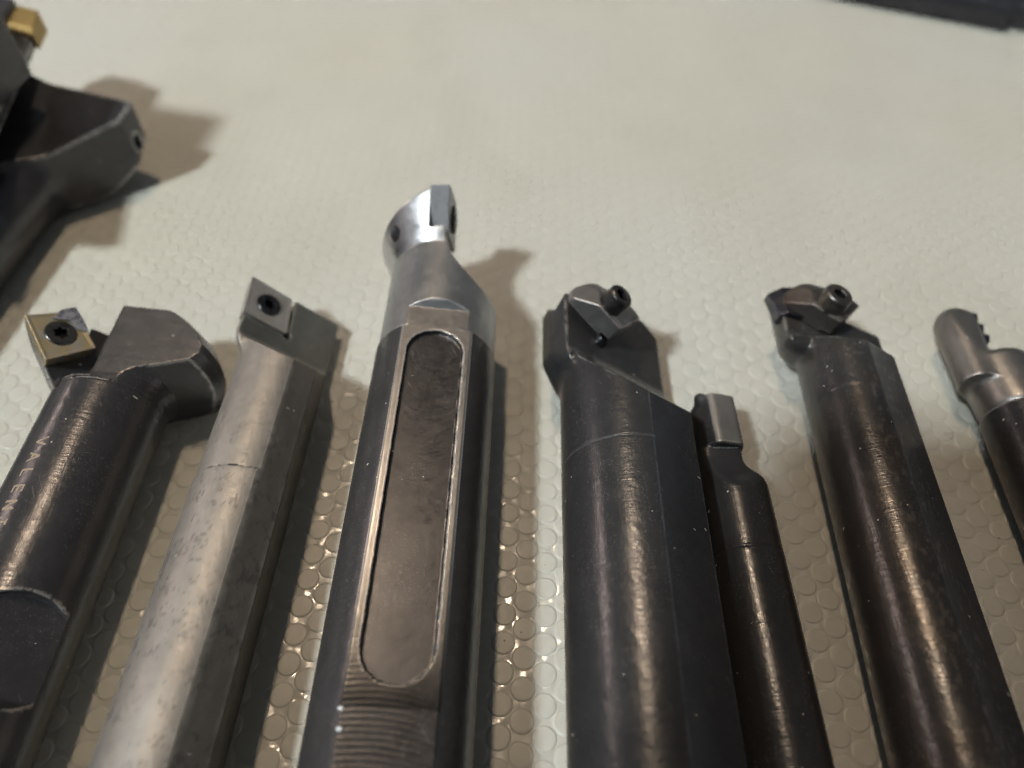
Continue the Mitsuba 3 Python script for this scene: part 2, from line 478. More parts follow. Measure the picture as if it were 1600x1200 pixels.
def split_put(base_key, fr, P, tri, N, col, regions):
    """regions: (part name, material, test(centre, normal)) in order; each triangle goes to the first test it passes."""
    c, nn = P[tri].mean(1), N[tri].mean(1)
    left = np.ones(len(tri), bool)
    for part, mat, test in regions:
        m = left & (test(c, nn) if test is not None else True)
        left &= ~m
        if m.any():
            put(f"{base_key}__{part}", fr, P, tri[m], N, mat, col)


BLACK, BLACK_WORN = (0.058, 0.059, 0.063), (0.34, 0.32, 0.30)
SHADOW_BLUE = (0.034, 0.036, 0.041)

# ------------------------------------------------------------------ tool 3: the big bar in the middle, slotted flat and ground head
x, yaw, r3 = BAR["3"]
F3 = Frame(x, 80, r3, yaw)
ROLL3 = 6.8


def head3_radius(u, v, w):
    """Neck 11.9, flared upwards and to the left into the ground cap."""
    a = np.arctan2(u, w)
    k = (0.5 + 0.5 * np.cos(a + 0.35)) ** 0.8
    return 11.9 + k * np.clip(v - 42.0, 0, 11) * 0.60


def tool3(u, v, w):
    t, n = rot(u, w, ROLL3)
    rad = np.where(v < 18.2, r3, head3_radius(u, v, w))
    d = np.sqrt(u * u + w * w) - rad
    d = d + 0.10 * np.exp(-((v - 18.2) / 0.16) ** 2)
    runout = np.clip(v - 23.4, 0, 50) * 1.35
    d = smax(d, n - (10.25 + runout), 0.12)
    slot = smax(stadium(t, v, -43.5, 12.2, 5.3 + 0.035 * np.sin(v * 6.1 + np.sign(t)) + 0.03 * np.sin(v * 13.7)), 9.15 - n, 0.3)
    d = smax(d, -slot, 0.15)
    # right half swept away for the chips, leaving the pocket wall
    sw = -np.minimum((u - 0.6), 60) + 0 * v
    cut = smin(v - 46.5, smax(0.6 - u, v - 200, 0.1), 0.1)
    wall = smax(0.7 - u, 31.0 + np.clip(12.2 - u, -3, 12) ** 2 * 0.075 - v, 3.5)
    d = smax(d, -wall, 0.25)
    # pocket for the insert
    pk = smax(smax(-2.75 - u, (44.9 + np.clip(10.9 - w, 0, 30) * 0.5 - v) * 0.9, 0.1), -6 - w, 0.1)
    d = smax(d, -pk, 0.12)
    d = smax(d, (v - 52.3 - np.minimum(u + 3.3, 0) * 0.28) * 0.95, 0.5)
    hole = smax(np.sqrt((v - 46.8) ** 2 + rot(u, w, -49)[0] ** 2) - 1.7, 6 - rot(u, w, -49)[1], 0.1)
    d = smax(d, -hole, 0.15)
    return d


us, ws = grid_axis((-18, 13, 0.30)), grid_axis((-13, 21, 0.30))
vs = grid_axis((-165, -62, 2.0), (-62, 16, 0.42), (16, 54, 0.28))
P, tri, N, wear = sdf_mesh(tool3, us, vs, ws)
t3, n3 = rot(P[:, 0], P[:, 2], ROLL3)
slotw = (n3 < 10.1) & (np.abs(t3) < 5.5) & (P[:, 1] < 18.2) & (n3 > 5)
grey = np.clip((P[:, 1] - 17.9) / 0.4, 0, 1)[:, None]
flatm = ((n3 > 10.0) & (n3 < 10.45) & (np.abs(t3) < 6.9) & (P[:, 1] < 23.6) & (P[:, 1] > -52))[:, None]
col = tint(P, (0.070, 0.069, 0.072), (0.50, 0.48, 0.46), wear, 3)
colg = tint(P, (0.37, 0.38, 0.39), (0.62, 0.60, 0.58), wear, 4, amp=0.1)
edge_fade = np.clip((P[:, 1] + 52) / 30, 0, 1)[:, None]
colf = tint(P, (0.40, 0.385, 0.37), (0.55, 0.53, 0.50), wear, 6, amp=0.15)
col = col * (1 - grey) + colg * grey
col = np.where(flatm, col * 0.35 * (1 - edge_fade) + colf * (0.65 * edge_fade + 0.35 * edge_fade), col)
cap = (P[:, 1] > 42.0)[:, None]
col = np.where(cap, tint(P, (0.60, 0.60, 0.62), (0.70, 0.69, 0.67), wear, 8, amp=0.05), col)


def flat_marks(p, n, uv):
    x_, y_, z_ = mm3(p)
    a = math.radians(yaw)
    u_ = (x_ - BAR["3"][0]) * math.cos(a) - (y_ - 80) * math.sin(a)
    v_ = (x_ - BAR["3"][0]) * math.sin(a) + (y_ - 80) * math.cos(a)
    q = v_ + 0.018 * (u_ - 3.0) * (u_ - 3.0)
    deep = smoothstep(-40.0, -52.0, v_)
    return (0.5 + 0.5 * dr.sin(q * (2 * math.pi / 0.86))) * (0.10 + 0.9 * deep) + 0.4 * noise(u_ * 0.4, q * 5.0) + 0.3 * noise(u_ * 3, v_ * 3)


def slot_marks(p, n, uv):
    x_, y_, z_ = mm3(p)
    a = math.radians(yaw)
    u_ = (x_ - BAR["3"][0]) * math.cos(a) - (y_ - 80) * math.sin(a) - 1.2
    v_ = (x_ - BAR["3"][0]) * math.sin(a) + (y_ - 80) * math.cos(a)
    q = v_ + dr.sqrt(dr.maximum(32.0 - u_ * u_, 0.1))
    return 0.55 * noise(q * 5.5, u_ * 0.25) + 0.5 * noise(u_ * 3.5, v_ * 3.5) + 0.35 * noise(q * 9.0, 3.0)


def marked_steel(name, fn, scale, rough, dens, swirl):
    def rfn(p, n, uv):
        x_, y_, z_ = mm3(p)
        return dr.clip(rough + 0.18 * (fbm(x_ * 0.9, y_ * 0.9, z_, 3) - 0.5) + swirl * (fn(p, n, uv) - 0.7), 0.1, 0.9)
    b = {"type": "principled", "base_color": {"type": "mesh_attribute", "name": "vertex_color"}, "metallic": 0.95, "roughness": proc(rfn)}
    scene[name] = {"type": "twosided", "bsdf": {"type": "blendbsdf", "weight": proc(speck_weight(dens)),
                   "a": {"type": "bumpmap", "arbitrary": proc(fn, eps=6e-5), "scale": scale * MM, "bsdf": b}, "b": {"type": "diffuse", "reflectance": rgb((0.5, 0.48, 0.44))}}}


marked_steel("milled_flat", flat_marks, 0.026, 0.36, 0.08, 0.0)
marked_steel("milled_slot", slot_marks, 0.007, 0.34, 0.10, 0.12)
cslot = (0.105, 0.103, 0.106)
col = np.where(slotw[:, None], tint(P, cslot, (0.5, 0.48, 0.46), wear * 0.6, 9, 0.12, 0.32, amp=0.2), col)
K = "slotted_boring_bar"


def in_slot(c, n):
    t, q = rot(c[:, 0], c[:, 2], ROLL3)
    return (np.abs(t) < 5.36) & (q < 10.0) & (q > 5) & (c[:, 1] < 18.0) & (c[:, 1] > -49.2)


def in_flat(c, n):
    t, q = rot(c[:, 0], c[:, 2], ROLL3)
    return (rot(n[:, 0], n[:, 2], ROLL3)[1] > 0.93) & (np.abs(t) < 6.9) & (q < 10.5) & (q > 9.9) & (c[:, 1] < 23.4)


split_put(K, F3, P, tri, N, col, [("slot", "milled_slot", in_slot), ("flat", "milled_flat", in_flat), ("head", "ground_steel", lambda c, n: c[:, 1] > 42.0),
                                  ("neck", "dull_steel", lambda c, n: c[:, 1] > 18.2), ("shank", "oxide_steel", None)])
labels[K] = {"label": "thick dark boring bar with a long rounded slot and a shiny ground head", "category": "boring bar"}
# insert plate standing on edge against the pocket wall: corners in (v, w)
q3 = [(45.2, 10.7), (51.3, 19.5), (57.4, 10.0), (51.2, 0.4)]


def ins3(u, v, w):
    return smax(poly(v, w, q3, 0.3), smax(u - 1.1 - np.clip(v - 45, 0, 14) * 0.07, -2.7 - u, 0.1), 0.18)


build_insert(K + "__insert", F3, ins3, [(-3.8, 2.6), (44, 58.5), (-0.8, 20.6)], "carbide", 0.25)
S3 = Frame(*F3.o, 0)
S3.M = np.array([[0, 1, 0], [0, 0, 1], [1, 0, 0.0]]) @ F3.M      # axes (v, w, u): a screw looking right
screw(K + "__insert_screw", S3, (51.2, 10.0), 3.1, 2.3, 1.6, "grey_screw")
for q, (a_, b_, c_, e_) in enumerate([(-5.3, -52.3, 11.0, 0.40), (-5.0, -54.9, 11.1, 0.42)]):
    fl = trimesh.creation.icosphere(subdivisions=2, radius=1.0)
    fl.vertices = fl.vertices * [e_, e_ * 0.75, 0.16] + [a_, b_, c_]
    put_mesh(K + "__white_fleck" + (f"_{q:03d}" if q else ""), F3, fl, "white_fleck", True)

# ------------------------------------------------------------------ tool 4: black bar with a top clamp
x, yaw, r4 = BAR["4"]
F4 = Frame(x, 80, r4, yaw)
PH4 = 36.0
G4 = F4.rolled(PH4)


def tool4(u, v, w):
    t, n = rot(u, w, PH4)
    d = np.sqrt(u * u + w * w) - np.where(v > -8.7, r4 - 0.05, r4) + 0.12 * np.exp(-((v + 8.7) / 0.18) ** 2)
    d = smax(d, rot(u, w, 41)[1] - 10.85, 0.10)
    # head: overhang to the left, its side face leaning under
    end = 29.6 + (t + 13.6) * 0.22
    over = poly(t, n, [(-13.9, 0.4), (-14.5, -4.0), (-12.8, -9.5), (-8, -11.5), (4, -11), (4, 0.4)], 0.5)
    over = smax(over, (-t - 11.8) * 0.5 + (12.0 - v) * 0.6 + (-n - 3.5) * 0.25, 1.5)
    over = smax(over, 2.0 - v, 1.0)
    d = smin(d, over, 1.0)
    d = smax(d, v - end, 0.35)
    d = smax(d, (v - end) * 0.7 + (t - 8.2) * 0.7, 0.3)
    ramp = smax(n - np.maximum(0, 0) - 0.0, -(12.6 - (n - 0.0) * 1.0 - v) * 0.707, 1.6)
    keep = smin(n, ((n - 11.8) * 1.13 + (v - 0.5)) * 0.66, 1.8)
    d = smax(d, keep, 0.18)
    # empty pocket seen as a notch in the end of the side face
    vg = np.abs(n + 3.2) * 0.9 - (v - end + 2.6)
    d = smax(d, -smax(vg * 0.74, t + 6.0, 0.2), 0.2)
    return d


us = grid_axis((-17, 13.5, 0.3))
ws = grid_axis((-13, 13.5, 0.3))
P, tri, N, wear = sdf_mesh(tool4, us, grid_axis((-165, -62, 2.0), (-62, -12, 0.6), (-12, 36.5, 0.28)), ws)
col = tint(P, (0.056, 0.056, 0.059), BLACK_WORN, wear, 14)
t4, n4 = rot(P[:, 0], P[:, 2], 41)
col = np.where(((n4 > 10.7) & (N @ np.array([math.sin(math.radians(41)), 0, math.cos(math.radians(41))]) > 0.97))[:, None], col * np.array([0.88, 0.96, 1.08]), col)
col = edge_line(P, np.hypot(P[:, 0], P[:, 2]) - r4 + 0.02, n4 - 10.85, col)
rg = np.clip(1 - np.abs(P[:, 1] + 8.7) / 0.35, 0, 1)[:, None] * (np.hypot(P[:, 0], P[:, 2]) > r4 - 0.3)[:, None]
col = col * (1 + 1.2 * rg)
K = "clamped_boring_bar"
split_put(K, F4, P, tri, N, col, [("head", "oxide_steel", lambda c, n: c[:, 1] > 0.5 + (11.8 - rot(c[:, 0], c[:, 2], PH4)[1]) * 1.0), ("flat", "oxide_steel", lambda c, n: (rot(c[:, 0], c[:, 2], 41)[1] > 10.6) & (rot(n[:, 0], n[:, 2], 41)[1] > 0.97)), ("shank", "oxide_steel", None)])
labels[K] = {"label": "thick black boring bar with a small top clamp and hex socket screw, second from the slotted bar", "category": "boring bar"}
labels[K]["label"] = "thick black boring bar with top clamp, empty pocket and smooth long side flat"


def clamp_sdf(A, B, C, top=6.5):
    """Clamp finger in (t, v, n): body with a square tail, a nose that slopes down to the insert, a rounded back."""
    pl = [(-11.2, 22.6), (-5.2, 19.3), (0.5, 25.6), (-3.6, 30.2), (-9.2, 31.0), (-14.4, 28.0), (-14.8, 24.9)]

    def f(t, v, n):
        t, v = (t - A) / C, (v - B) / C
        n = n / C
        d = poly(t, v, pl, 0.45)
        d = smax(d, smax(n - top, 1.6 - n, 0.1), 0.22)
        d = smax(d, (n - top) * 0.78 + (-10.6 - t) * 0.62 + (v - 24) * 0.05, 0.25)
        d = smax(d, (n - top) * 0.80 + (v - 28.6) * 0.6, 1.5)
        step = smax(poly(t, v, [(-9, 18), (-7.6, 20.0), (-2.0, 23.8), (-3, 16)], 0.1), n - 2.5, 0.1)
        d = smax(d, -step, 0.1)
        groove = np.abs(((t + 11.2) * 3.3 + (v - 22.6) * 6.0) / 6.85 - 0.75) - 0.14
        d = smax(d, -smax(groove, top - 0.16 - n, 0.05), 0.08)
        return d * C
    return f


cl = clamp_sdf(0, 0, 1.0)
P, tri, N, wear = sdf_mesh(cl, grid_axis((-15.8, 1.6, 0.2)), grid_axis((18.4, 32, 0.2)), grid_axis((1.0, 6.8, 0.2)), sharp=0.4)
put(K + "__clamp", G4, P, tri, N, "dull_steel", tint(P, (0.30, 0.295, 0.295), (0.60, 0.52, 0.50), wear, 15))
screw(K + "__clamp_screw", G4, (-8.0, 24.2), 2.6, 10.2, 4.6, "grey_screw", torx=False, sock=0.58, depth=2.2)
nub = ring_mesh([(0, -0.5), (1.5, -0.5), (1.55, 0.6), (1.2, 1.3), (0, 1.45)], 32)
nub.apply_translation((-5.4, 20.6, 0.3))
put_mesh(K + "__clamp_pin", G4, nub, "black_screw")
for q, (a0, b0, a1, b1) in enumerate([(-2.8, 22.9, -1.7, 23.6), (-2.4, 23.5, -1.6, 24.6), (-1.5, 24.0, -0.9, 25.1), (-2.0, 22.9, -1.2, 23.5)]):
    st = trimesh.creation.extrude_polygon(LineString([(a0, b0), (a1, b1)]).buffer(0.14), 0.16, engine="earcut")
    st.apply_translation((0, 0, 6.43))
    put_mesh(K + "__clamp__raised_mark" + (f"_{q:03d}" if q else ""), G4, st, "worn_screw", False)

# ------------------------------------------------------------------ tool 2: bare satin bar
x, yaw, r2 = BAR["2"]
F2 = Frame(x, 80, r2, yaw)
PH2 = 40.0
G2 = F2.rolled(PH2)
Q2 = [(-12.7, 37.4), (-3.0, 36.7), (-1.9, 27.1), (-11.9, 27.4)]


def tool2(u, v, w):
    t, n = rot(u, w, PH2)
    d = np.sqrt(u * u + w * w) - np.where(v > -11.0, r2 - 0.16, r2) + 0.06 * np.exp(-((v + 11.0) / 0.2) ** 2)
    d = smax(d, rot(u, w, 46)[1] - 9.02, 0.10)
    d = smax(d, rot(u, w, 100)[1] - 7.55, 0.25)
    over = poly(t, n, [(-11.6, 1), (-11.2, -4), (-9, -7.5), (0, -8), (0, 1)], 0.8)
    over = smax(over, (-t - 9.0) * 0.5 + (19.0 - v) * 0.6 + (-n - 1.5) * 0.55, 2.0)
    d = smin(d, smax(over, 8.0 - v, 1.0), 1.5)
    d = smax(d, v - 36.9 - (t - 3) * -0.03, 0.25)
    d = smax(d, n - np.maximum(0.0, 0), 0.12) if False else smax(d, smin(n, ((n - 9.0) + (v - 14.6) * 1.3) * 0.61, 2.2), 0.14)
    pocket = smax(poly(t, v, [(-20, 50), (-2.7, 50), (-1.5, 26.6), (-20, 27.0)], 0.1), -3.6 - n, 0.2)
    d = smax(d, -pocket, 0.12)
    rel = smax(np.sqrt((t + 1.7) ** 2 + (v - 26.9) ** 2) - 0.9, -3.6 - n, 0.1)
    d = smax(d, -rel, 0.1)
    return d


P, tri, N, wear = sdf_mesh(tool2, grid_axis((-13, 11, 0.28)), grid_axis((-165, -62, 2.0), (-62, 10, 0.55), (10, 38, 0.26)), grid_axis((-10.2, 10.2, 0.28)))
spots_ = 0.6 * meshkit.fbm(P * 0.6 + 4.1, 4, 31) + 0.4 * meshkit.fbm(P * 2.3 + 1.1, 2, 33)
col = tint(P, (0.37, 0.345, 0.315), (0.60, 0.57, 0.53), wear, 20, amp=0.16)
pit = np.clip((spots_ - 0.57) / 0.07, 0, 1)[:, None] * 0.5 * np.clip((14 - P[:, 1:2]) / 30, 0.15, 1)
col = col * (1 - pit) + np.array([0.13, 0.125, 0.115]) * pit
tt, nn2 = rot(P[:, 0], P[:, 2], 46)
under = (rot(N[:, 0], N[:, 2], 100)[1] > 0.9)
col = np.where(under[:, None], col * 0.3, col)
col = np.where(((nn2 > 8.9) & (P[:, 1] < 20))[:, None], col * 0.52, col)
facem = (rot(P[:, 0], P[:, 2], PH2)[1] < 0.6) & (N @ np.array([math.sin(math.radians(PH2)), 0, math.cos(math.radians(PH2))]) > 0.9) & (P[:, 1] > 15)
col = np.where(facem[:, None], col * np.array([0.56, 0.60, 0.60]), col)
col = edge_line(P, np.hypot(P[:, 0], P[:, 2]) - r2 + 0.08, nn2 - 9.02, col, 1.6, 0.2)
K = "satin_boring_bar"
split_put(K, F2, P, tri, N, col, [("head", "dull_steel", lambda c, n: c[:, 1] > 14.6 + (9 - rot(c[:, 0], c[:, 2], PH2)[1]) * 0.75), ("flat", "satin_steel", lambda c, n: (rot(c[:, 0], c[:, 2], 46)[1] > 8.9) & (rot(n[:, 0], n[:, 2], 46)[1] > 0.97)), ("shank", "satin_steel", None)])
labels[K] = {"label": "light grey bare steel boring bar with pitted shank and grey insert", "category": "boring bar"}
build_insert(K + "__insert", G2, insert_sdf(Q2, 0.30, 3.8, 7, (-7.4, 32.1), 2.0), [(-13.6, -1), (26, 38.5), (-4, 1)], "brown_carbide", 0.18)
screw(K + "__insert_screw", G2, (-7.4, 32.1), 2.75, 0.62, 2.0, "black_screw", sock=0.5)

# ------------------------------------------------------------------ tool 1: black bar with gold insert
x, yaw, r1 = BAR["1"]
F1 = Frame(x, 80, r1, yaw)
PH1 = 36.0
G1 = F1.rolled(PH1)
Q1 = [(-20.7, 21.0), (-13.4, 26.4), (-6.9, 19.8), (-13.8, 12.8)]


def rad1(v):
    return np.interp(v, [-400, 8.4, 9.6, 11.0, 14.2, 16.0, 18.0, 21.5, 26.5, 40], [10.5, 10.5, 10.7, 11.6, 18.3, 19.4, 19.4, 17.4, 12.6, 6])


def tool1(u, v, w):
    t, n = rot(u, w, PH1)
    d = (np.sqrt(u * u + w * w) - rad1(v)) * np.where(v > 9, 0.72, 1.0)
    d = d + 0.10 * np.exp(-((v - 6.9) / 0.2) ** 2)
    d = smax(d, v - 26.4, 0.8)
    # lie on the mat
    d = smax(d, -w - 10.5, 0.3)
    # top facet beside the insert
    top = smax(rot(u, w, 7)[1] - 9.4 - np.clip(10 - v, 0, 1) * 3, 8.0 - v, 0.3)
    d = smax(d, smin(rot(u, w, 7)[1] - 9.6, 9.0 - v, 0.6) if False else np.where(v > 7.2, rot(u, w, 7)[1] - 9.75, -50), 0.15)
    # pocket side: everything left of the wall is cut down to the floor under the insert
    cutv = smax(smax(t + 5.7, 7.6 - v + np.clip(n - 2, 0, 20) * 0.12, 0.8), -3.4 - n, 0.7)
    d = smax(d, -cutv, 0.2)
    # below the insert the holder follows its outline
    lean = np.clip(-3.4 - n, 0, 20) * 0.22
    e1 = ((t + 20.7) * -0.765 + (v - 21.0) * -0.644) if False else None
    a = poly(t, v, [(-20.2, 20.9), (-13.4, 25.9), (-6, 19.8), (30, 19.8), (30, 0), (-10.2, -200), (-10.6, 9.0), (-13.9, 13.0)], 0.4)
    lower = np.where((t < -9.5) & (v > 6), a + lean, -50)
    d = smax(d, lower, 0.3)
    seat = smax(poly(t, v, [(-20.0, 20.9), (-13.4, 25.7), (-5, 20), (-5, 8), (-10.0, 8.6), (-13.9, 13.2)], 0.4) + np.clip(-3.4 - n, 0, 20) * 0.25, smax(n + 3.4, -9.5 - n, 0.5), 0.3)
    d = smin(d, seat, 0.3)
    # side-lock flat with round ends, milled into the shank
    t8, n8 = rot(u, w, 39)
    d = smax(d, -smax(np.sqrt(t8 * t8 * 0.8 + (v + 42.2) ** 2) - 8.4, 8.35 - n8, 0.15), 0.15)
    return d


P, tri, N, wear = sdf_mesh(tool1, grid_axis((-22, 20.5, 0.32)), grid_axis((-165, -62, 2.0), (-62, 4, 0.5), (4, 27.2, 0.28)), grid_axis((-11.2, 20.5, 0.32)))
col = tint(P, (0.064, 0.062, 0.065), BLACK_WORN, wear, 40)
t7, n7 = rot(P[:, 0], P[:, 2], 7)
top_m = (n7 > 9.4) & (P[:, 1] > 9) & (N @ np.array([math.sin(math.radians(7)), 0, math.cos(math.radians(7))]) > 0.97)
col = np.where(top_m[:, None], tint(P, (0.115, 0.108, 0.105), BLACK_WORN, wear, 41), col)
K = "gold_tipped_boring_bar"
split_put(K, F1, P, tri, N, col, [("head", "oxide_steel", lambda c, n: c[:, 1] > 7.0), ("side_lock_flat", "oxide_steel", lambda c, n: (rot(c[:, 0], c[:, 2], 39)[1] < 8.5) & (rot(n[:, 0], n[:, 2], 39)[1] > 0.95)), ("shank", "oxide_steel", None)])
labels[K] = {"label": "black boring bar with a square gold insert and wide flared head", "category": "boring bar"}
build_insert(K + "__insert", G1, insert_sdf(Q1, 0.0, 3.4, 7, (-13.7, 20.1), 2.3), [(-21.6, -6), (12, 27.4), (-3.9, 0.6)], "gold_coating", 0.18)
screw(K + "__insert_screw", G1, (-13.7, 20.1), 3.1, 0.12, 2.0, "grey_screw", sock=0.46)
chip = trimesh.creation.extrude_polygon(Polygon([(-16.2, 22.6), (-15.6, 25.2), (-13.6, 27.0), (-11.4, 25.0), (-9.4, 22.6), (-11.6, 22.2), (-13.4, 23.4)]), 0.28, engine="earcut")
chip.vertices[:, 2] += 0.02 + 0.05 * (chip.vertices[:, 1] - 22)
put_mesh(K + "__bare_corner", G1, chip, "bare_chip", False)
labels[K + "__bare_corner"] = {"label": "grey chipped corner where the gold coating is worn off"}


def wrap_text(key, fr, text, size, r, ang0, v0, pitch, bsdf):
    """Stamped letters that read towards the camera along a bar, each bent round it."""
    for q, ch in enumerate(text):
        m = meshkit.text_mesh(ch, size, 0.05, bold=True)
        m = m.subdivide_to_size(0.5)
        p = m.vertices
        mid = 0.5 * (p[:, 0].min() + p[:, 0].max())
        vv = v0 - q * pitch - (p[:, 0] - mid)
        an = math.radians(ang0) + p[:, 1] / r
        rr = r - 0.02 + p[:, 2]
        m.vertices = np.stack([rr * np.sin(an), vv, rr * np.cos(an)], 1)
        put_mesh(key + (f"_{q:03d}" if q else ""), fr, m, bsdf, False)


wrap_text(K + "__stamped_letter", F1, "VALENITE", 2.1, r1, -18.0, -7.4, 3.15, "stamp_paint")

# ------------------------------------------------------------------ tool 6: second clamped bar, with its insert
x, yaw, r6 = BAR["6"]
F6 = Frame(x, 80, r6, yaw)
PH6 = 15.0
G6 = F6.rolled(PH6)


def tool6(u, v, w):
    t, n = rot(u, w, PH6)
    d = np.sqrt(u * u + w * w) - r6 + 0.03 * np.exp(-((v - 7.5) / 0.2) ** 2)
    d = smax(d, rot(u, w, 34)[1] - 8.25, 0.12)
    over = poly(t, n, [(-14.0, 3), (-13.6, -2), (-11.5, -5.5), (-6, -8.6), (2, -8.8), (2, 3)], 1.0)
    over = smax(over, 19.8 - v + np.clip(-n, 0, 9) * 0.35, 2.5)
    d = smin(d, over, 1.0)
    d = smax(d, v - 34.0 + np.clip(t - -10, 0, 40) * 0.28, 0.6)
    d = smax(d, smin(n - 2.2, ((n - 9.0) * 0.55 + (v - 18.3 + t * 0.12)) * 0.8, 1.6), 0.25)
    return d


P, tri, N, wear = sdf_mesh(tool6, grid_axis((-16, 10.6, 0.3)), grid_axis((-165, -62, 2.0), (-62, 8, 0.6), (8, 36, 0.28)), grid_axis((-10.2, 10.4, 0.3)))
col = tint(P, (0.058, 0.057, 0.058), BLACK_WORN, wear, 61, rust=(0.066, 0.054, 0.046))
t6, n6 = rot(P[:, 0], P[:, 2], 34)
col = np.where((n6 > 8.1)[:, None], col * np.array([0.84, 0.94, 1.06]), col)
rub = np.clip((meshkit.fbm(P * np.array([1.4, 0.8, 1.4]) + 11, 4, 66) - 0.60) / 0.10, 0, 1)[:, None] * (np.abs(P[:, :1] - 1.0) < 5) * (P[:, 2:3] > 5) * 0.5
col = col * (1 - rub) + np.array([0.17, 0.15, 0.13]) * rub
col = edge_line(P, np.hypot(P[:, 0], P[:, 2]) - r6, n6 - 8.25, col, 1.8)
K = "rusty_clamped_boring_bar"
split_put(K, F6, P, tri, N, col, [("head", "oxide_steel", lambda c, n: c[:, 1] > 18.3), ("flat", "oxide_steel", lambda c, n: (rot(c[:, 0], c[:, 2], 34)[1] > 8.1) & (rot(n[:, 0], n[:, 2], 34)[1] > 0.97)), ("shank", "oxide_steel", None)])
labels[K] = {"label": "dark brownish boring bar with a clamp holding a bluish insert at its tip", "category": "boring bar"}
SC6 = 1.02
cl6 = clamp_sdf(1.0, 4.6, SC6, top=6.6)
P, tri, N, wear = sdf_mesh(lambda t, v, n: cl6(t, v, n - 0.6), grid_axis((-15.2, 3.0, 0.22)), grid_axis((22.8, 37.5, 0.22)), grid_axis((1.6, 8.6, 0.22)), sharp=0.4)
put(K + "__clamp", G6, P, tri, N, "dull_steel", tint(P, (0.17, 0.155, 0.145), (0.48, 0.44, 0.40), wear, 62, rust=(0.14, 0.095, 0.07)))
screw(K + "__clamp_screw", G6, (-6.0, 28.6), 3.0, 10.8, 4.0, "worn_screw", torx=False, sock=0.48, depth=2.2)
build_insert(K + "__insert", G6, lambda t, v, n: smax(poly(t, v, [(-15.9, 34.6), (-8.0, 37.0), (-9.0, 27.4), (-14.6, 27.6)], 0.3), smax(n - 3.4 + np.clip(-13.6 - t, 0, 3) * 0.9, -0.6 - n, 0.1), 0.2), [(-17, -7), (26.5, 38), (-1.2, 4)], "blue_carbide", 0.22)

# ------------------------------------------------------------------ tool 5: thin bar, brazed tip
x, yaw, r5 = BAR["5"]
F5 = Frame(x, 80, r5, yaw)


def tool5(u, v, w):
    d = np.sqrt(u * u + w * w) - np.where(v > -23.0, r5 - 0.06, r5) + 0.12 * np.exp(-((v + 23.0) / 0.2) ** 2)
    # waist: the right side swept in, the top lowered
    sw = 1.9 + np.clip(-4.0 - v, 0, 9) ** 2 * 0.16
    d = smax(d, (u - sw) * 0.9, 1.2)
    d = smax(d, np.where(v > -12, w - 3.7 - np.clip(-v - 3.0, 0, 12) ** 2 * 0.045, -50), 0.8)
    d = smax(d, v + 1.0, 0.5)
    hd = poly(u, w, [(-5.9, 0.5), (-4.6, 3.7), (-2.8, 5.9), (2.3, 4.7), (2.6, 1.0), (1.2, -4.5), (-4.6, -4.8)], 1.1)
    hd = smax(hd, np.abs(v - 4.4) - 5.9 + np.clip(-2.8 - u, 0, 5) * 0.2, 0.35)
    d = smin(d, hd, 0.3)
    d = smin(d, np.sqrt((u + 4.2) ** 2 + (v - 10.4) ** 2 + (w - 3.4) ** 2) - 1.1, 1.4)
    return d


P, tri, N, wear = sdf_mesh(tool5, grid_axis((-7, 7, 0.24)), grid_axis((-165, -62, 2.0), (-62, -12, 0.5), (-12, 12.6, 0.22)), grid_axis((-7, 7, 0.24)))
col = tint(P, (0.056, 0.056, 0.059), (0.30, 0.28, 0.26), wear, 51)
hd = ((P[:, 1] > -1.6) & (P[:, 0] > -3.4) & (N[:, 2] > 0.7))[:, None]
col = np.where(hd, tint(P, (0.27, 0.265, 0.255), (0.5, 0.48, 0.46), wear, 52, amp=0.2), col)
K = "thin_boring_bar"
split_put(K, F5, P, tri, N, col, [("brazed_tip", "satin_steel", lambda c, n: c[:, 1] > -1.7), ("shank", "oxide_steel", None)])
labels[K] = {"label": "thinnest black boring bar with a small grey block tip, lying against the thick bar", "category": "boring bar"}

# ------------------------------------------------------------------ tool 7: bar cut by the right edge
x, yaw, r7 = BAR["7"]
F7 = Frame(x, 80, r7, yaw)


def tool7(u, v, w):
    d = np.sqrt(u * u + w * w) - r7
    d = smax(d, v - 7.2, 0.2)
    c = -np.clip(v - 7.0, 0, 40) * 0.11
    sh = np.sqrt((u - c) ** 2 + w * w) - (r7 - 0.45)
    sh = smax(sh, smax(v - 21.0 - (u + 2) * 0.12, 6.5 - v, 0.2), 2.4)
    d = smin(d, sh, 0.1)
    hd = np.sqrt((u + 6.7) ** 2 + (np.maximum(v - 30.2, 0) * 0.95) ** 2 + (w - 1.4) ** 2) - (4.1 + np.clip((v - 20) / 8, 0, 1) * 0.25)
    hd = smax(hd, 14 - v, 0.3)
    hd = smax(hd, u + 3.7 + (v - 28) * 0.10, 0.3)
    hd = smax(hd, (w - 5.2) * 0.9 + (v - 29) * 0.12, 0.5)
    d = smin(d, hd, 1.3)
    return smax(d, -w - 7.4, 0.3)


